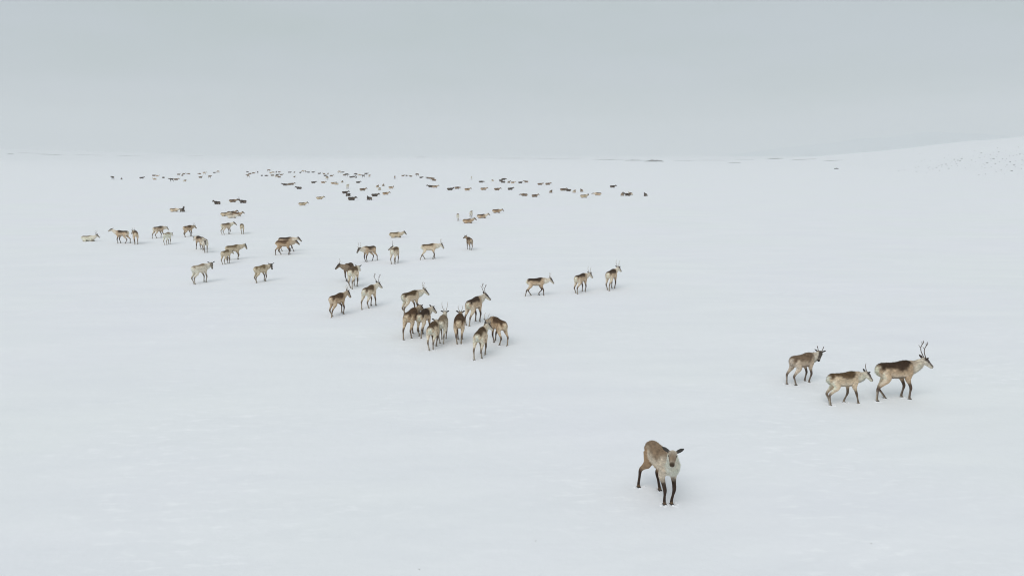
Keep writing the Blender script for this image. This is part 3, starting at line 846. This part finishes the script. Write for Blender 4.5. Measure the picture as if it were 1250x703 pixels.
# resting animals near enough to show parts
LYING = [
  (108, 294.5, 4, 1.0, dict(coat="pale", np=34, ny=-10, hy=-14, hp=-34, antler="thin", apale=False, **{"as": .8}), "pale antlered reindeer lying on the snow, leftmost of the left group"),
  (483, 290, 8, 1.0, dict(coat="calf", np=32, ny=-8, hy=-10, hp=-46), "pale brown reindeer lying above the one with its head turned left"),
  (212.5, 258.5, 6, .95, dict(coat="cream", np=10, hp=-24, ny=-10, hy=-16), "reindeer lying with dark rump beside a darker lying one in the left group"),
  (223, 258.5, 100, .98, dict(coat="shadow", np=46, hp=-22, antler="thin", **{"as": .6}), "dark lying reindeer next to a paler lying one in the left group"),
  (265.5, 249.5, 160, .98, dict(coat="shadow", np=40, hp=-30), "dark lying reindeer left of two others above the resting foursome"),
  (284, 247, 12, .95, dict(coat="tawny", np=30, hp=-34), "brown lying reindeer between two darker ones above the resting foursome"),
  (297, 248, 168, 1.0, dict(coat="shadow", np=44, hp=-26, antler="spike", apale=False), "dark lying reindeer with upright antler above the resting foursome"),
  (275, 264, 8, .95, dict(coat="calf", np=32, hp=-36), "left one of four reindeer resting close together"),
  (283, 266.3, 14, .95, dict(coat="pale", np=12, hp=-34), "pale front one of four reindeer resting close together"),
  (282.5, 262, 20, .9, dict(coat="tawny", np=38, hp=-30), "back one of four reindeer resting close together"),
  (289, 264, 8, .95, dict(coat="brown", np=36, hp=-34), "right one of four reindeer resting close together"),
  (571, 272.5, 12, .98, dict(coat="brown", np=34, hp=-36), "brown lying reindeer below the two standing calves"),
  (588, 266.5, 6, 1.0, dict(coat="dark", np=34, hp=-36), "dark backed reindeer lying right of the two standing calves"),
  (606, 259.8, 4, .95, dict(coat="brown", np=22, hp=-44), "brown lying reindeer, farthest right of those near the standing calves"),
  (369, 251, 10, .95, dict(coat="calf", np=32, hp=-36), "pale brown reindeer lying alone below the far herd, left of another resting one"),
  (390, 243.5, 12, .95, dict(coat="calf", np=34, hp=-36), "pale reindeer lying alone close below the far herd, right of another resting one"),
]
for i, row in enumerate(LYING):
    px, py, hd_, sc, pose, label = row
    pose.update(lying=True, seed=60 + i, voxel=.022, ratio=.35, shag=.005, smooth=2)
    o = make_reindeer(pose)
    put(o, px, py, hd_, sc * .92)
    tag(o, label, "reindeer", "resting reindeer below the far herd")

# far herd: animals a few pixels across, one mesh each, copied from a handful of kinds
far_kinds = {}
def far_kind(key):
    if key not in far_kinds:
        coat, pose = key
        base = dict(voxel=.034, ratio=.5, smooth=1, seed=len(far_kinds) + 90, coat=coat)
        base.update({"lie": dict(lying=True, np=34, hp=-36), "low": dict(lying=True, np=4, hp=-20, ny=20, hy=30), "turn": dict(lying=True, np=36, ny=-40, hy=-80, hp=-30),
                     "stand": dict(np=18, hp=-36, voxel=.026, **STAND), "graze": dict(np=-28, hp=-60, voxel=.026, **STEP)}[pose])
        far_kinds[key] = build_body(base)[0]
    return far_kinds[key]

LBL = {
  "L": ("in the scattered line at the far herd's left end", "far herd, left end"),
  "P": ("in the faint patch left of the far herd's gap", "far herd, patch left of the gap"),
  "C": ("in the dense back row just right of the gap", "far herd, dense back row"),
  "E": ("in the sparse stretch midway along the back row", "far herd, sparse stretch of back row"),
  "G": ("in the bunch right of that sparse back row stretch", "far herd, bunch right of the sparse stretch"),
  "D": ("in the tight knot ending the left back row", "far herd, right knot of back row"),
  "M": ("in the loose second row below the back row", "far herd, second row"),
  "N": ("in the diagonal bunch in front of the herd", "far herd, front bunch"),
  "Q": ("in the short row right of the lone standing one", "far herd, short middle row"),
  "R": ("in the farthest row of the right half", "far herd, back row of the right half"),
  "T": ("in the nearer row of the right half", "far herd, nearer row of the right half"),
  "U": ("in the line at the far herd's right end", "far herd, right end"),
}
ORD = ("leftmost", "second from left", "third from left", "fourth from left", "fifth from left", "sixth from left", "seventh from left", "eighth from left", "ninth from left",
       "tenth from left", "eleventh from left", "twelfth from left", "thirteenth from left", "fourteenth from left", "fifteenth from left", "sixteenth from left", "rightmost")
FAR = {
 "P": [(218, 213.8), (222.5, 215), (224.3, 213), (230.6, 213), (244, 213), (249.5, 213.4), (244.7, 217.4), (256, 218), (225.7, 221.8), (261.5, 211.5), (266.5, 211.4)],
 "L": [(148.4, 219.3), (172.8, 218.2), (187.6, 215.2), (189, 219.6), (192, 215.6), (199.4, 217.7), (209.7, 222), (214.8, 220.2)],
 "C": [(302.2, 210.6), (304.7, 213), (309.3, 212), (314.7, 212), (303, 217), (319.6, 215.2), (324.8, 215.3), (328, 209.8), (330.5, 211.9), (333.5, 211.2), (337.4, 211.8), (340.7, 210.8),
       (332.4, 215), (338.3, 214.3), (343.2, 214.2), (337.3, 216.1), (341, 217)],
 "E": [(353.3, 211.2), (359.3, 211.2), (366.5, 211.5), (359.4, 216.8), (369.7, 210.6), (373, 210.9),
       (376.7, 211.1), (381.9, 211)],
 "G": [(389.6, 212.7), (395.7, 213), (400.3, 213), (397, 215.3), (404.4, 215.6), (399.2, 219.8), (414.5, 211.9), (418, 211)],
 "D": [(420.3, 214.5), (423, 215.8), (428.5, 217.2), (431.5, 216.6), (434.5, 214.7), (434.8, 217.5), (439, 214.3), (443.5, 217), (446.8, 214.8), (451, 217)],
 "M": [(348.3, 226.7), (352.3, 226.3), (355.8, 226), (382.5, 223.9), (394.4, 223.8), (406.8, 225), (411, 225.6), (418, 223.1), (437, 223.7)],
 "N": [(421, 236.5), (425, 239.8), (429, 244.6), (442.5, 233), (457.3, 240), (460.8, 229), (463.5, 232), (468, 227.4), (477.3, 230.4), (470.5, 237.8)],
 "Q": [(491.8, 215.4), (496.4, 215.4), (501.6, 216), (509.5, 215.5), (513.8, 217.6), (522.5, 218.3), (525.4, 218.5), (528.5, 219), (530, 221)],
 "R": [(587, 223.1), (601.5, 221.4), (611.4, 221.4), (614.2, 223.4), (614.6, 219.8), (621, 223.5), (625.8, 224), (635, 224), (642.5, 223), (659, 226.1), (668.5, 225.9)],
 "T": [(526, 229), (530.7, 229.3), (549.2, 232.5), (557.8, 230.7), (570.2, 232.8), (590, 232.2), (606.5, 232.5), (622.7, 232), (640.5, 239.5), (652.5, 240.6)],
 "U": [(672.5, 235.5), (687, 233), (694, 233.7), (701, 235.3), (710, 234.3), (712.5, 241.5), (730, 238.7), (759.7, 239), (766.5, 239.2), (769.8, 238.2)],
}
SINGLES = [
 (137.9, 219.5, 150, "shadow", "stand", "tiny dark reindeer, leftmost dot of the far herd"),
 (365.3, 231, 170, "shadow", "lie", "black looking reindeer lying alone below the dense far row"),
 (424.5, 231.2, 85, "pale", "stand", "faint pale reindeer standing above the diagonal bunch in front of far herd"),
 (451, 244.2, 140, "shadow", "turn", "almost black curled reindeer at the lower tip of the front bunch"),
 (482, 219, 95, "tawny", "stand", "tiny reindeer standing upright alone right of the front bunch"),
 (575.6, 219.8, 92, "pale", "stand", "faint pale reindeer standing alone behind the right half of the far herd"),
 (747.5, 229.2, 8, "shadow", "lie", "dark reindeer lying alone above the right end of the far herd"),
 (788, 239.6, 95, "shadow", "lie", "black reindeer dot lying alone, rightmost of the far herd"),
]
rng = random.Random(3)
for key, pts in FAR.items():
    label, grp = LBL[key]
    for n_, (px, py) in enumerate(sorted(pts)):
        place = "rightmost" if n_ == len(pts) - 1 else ORD[n_]
        coat = rng.choice(["shadow", "tawny", "shadow", "tawny", "dark"] if key in "LPCDQREG" else ["brown", "dark", "tawny", "tawny", "shadow", "shadow"])
        if key == "U": coat = rng.choice(["dark", "shadow", "tawny"])
        if py > 230 and (px, py) in ((712.5, 241.5), (460.8, 229), (463.5, 232)): coat = "calf"
        pose = rng.choice(["lie", "lie", "lie", "low", "turn"] + (["stand", "graze"] if key in "PCLDQEG" else []))
        o = link(bpy.data.objects.new("reindeer", far_kind((coat, pose))))
        put(o, px, py, rng.choice([rng.uniform(-20, 30), rng.uniform(-20, 30), rng.uniform(150, 200), rng.uniform(60, 120)]), rng.uniform(.9, 1.05))
        tag(o, "tiny reindeer " + place + " " + label, "reindeer", grp)
for px, py, hd_, coat, pose, label in SINGLES:
    o = link(bpy.data.objects.new("reindeer", far_kind((coat, pose))))
    put(o, px, py, hd_, 1.0)
    tag(o, label, "reindeer")

# ------------------------------------------------------------------ bits of vegetation on the snow
STRAW = plain_mat("dry_straw", (0.14, 0.11, 0.075), 0.9)
def tuft(px, py, size, label):
    rg = random.Random(int(px))
    V, F = [], []
    for k in range(12):
        a = rg.uniform(0, 6.28); r = rg.uniform(0, .3) * size; ln = rg.uniform(.5, 1.0) * size
        bx, by = r * math.cos(a), r * math.sin(a); lx, ly = math.cos(a) * ln * .6, math.sin(a) * ln * .6
        w = size * .06; i = len(V)
        px_, py_ = -math.sin(a) * w, math.cos(a) * w
        V += [(bx - px_, by - py_, -.01), (bx + px_, by + py_, -.01), (bx + lx * .5 + px_ * .7, by + ly * .5 + py_ * .7, ln * .45), (bx + lx * .5 - px_ * .7, by + ly * .5 - py_ * .7, ln * .45), (bx + lx, by + ly, ln * .6)]
        F += [(i, i + 1, i + 2, i + 3), (i + 3, i + 2, i + 4)]
    o = link(bpy.data.objects.new("grass_tuft", mesh_from("grass_tuft", V, F, STRAW)))
    o.location = at(px, py); tag(o, label, "grass tuft")
tuft(1063.5, 663, .022, "tiny dry grass tuft poking from the snow right of the nearest reindeer")
tuft(512, 694.5, .022, "tiny dry grass tuft poking from the snow at the bottom edge")
tuft(654, 660, .02, "tiny dry grass tuft poking from the snow left of the nearest reindeer's feet")

# ------------------------------------------------------------------ air
def build_haze():
    s, z0, z1 = 6800.0, -1.5, 230.0
    V = [(x, y, z) for z in (z0, z1) for y in (-s, s) for x in (-s, s)]
    F = [(0, 2, 3, 1), (4, 5, 7, 6), (0, 1, 5, 4), (2, 6, 7, 3), (0, 4, 6, 2), (1, 3, 7, 5)]
    m = bpy.data.materials.new("haze"); m.use_nodes = True
    t = m.node_tree; t.nodes.clear()
    out = t.nodes.new("ShaderNodeOutputMaterial"); v = t.nodes.new("ShaderNodeVolumePrincipled")
    v.inputs["Color"].default_value = (0.94, 0.96, 0.98, 1)
    v.inputs["Density"].default_value = 0.00048
    t.links.new(v.outputs[0], out.inputs["Volume"])
    o = link(bpy.data.objects.new("haze", mesh_from("haze", V, F, m, smooth=False)))
    tag(o, kind="stuff")
build_haze()
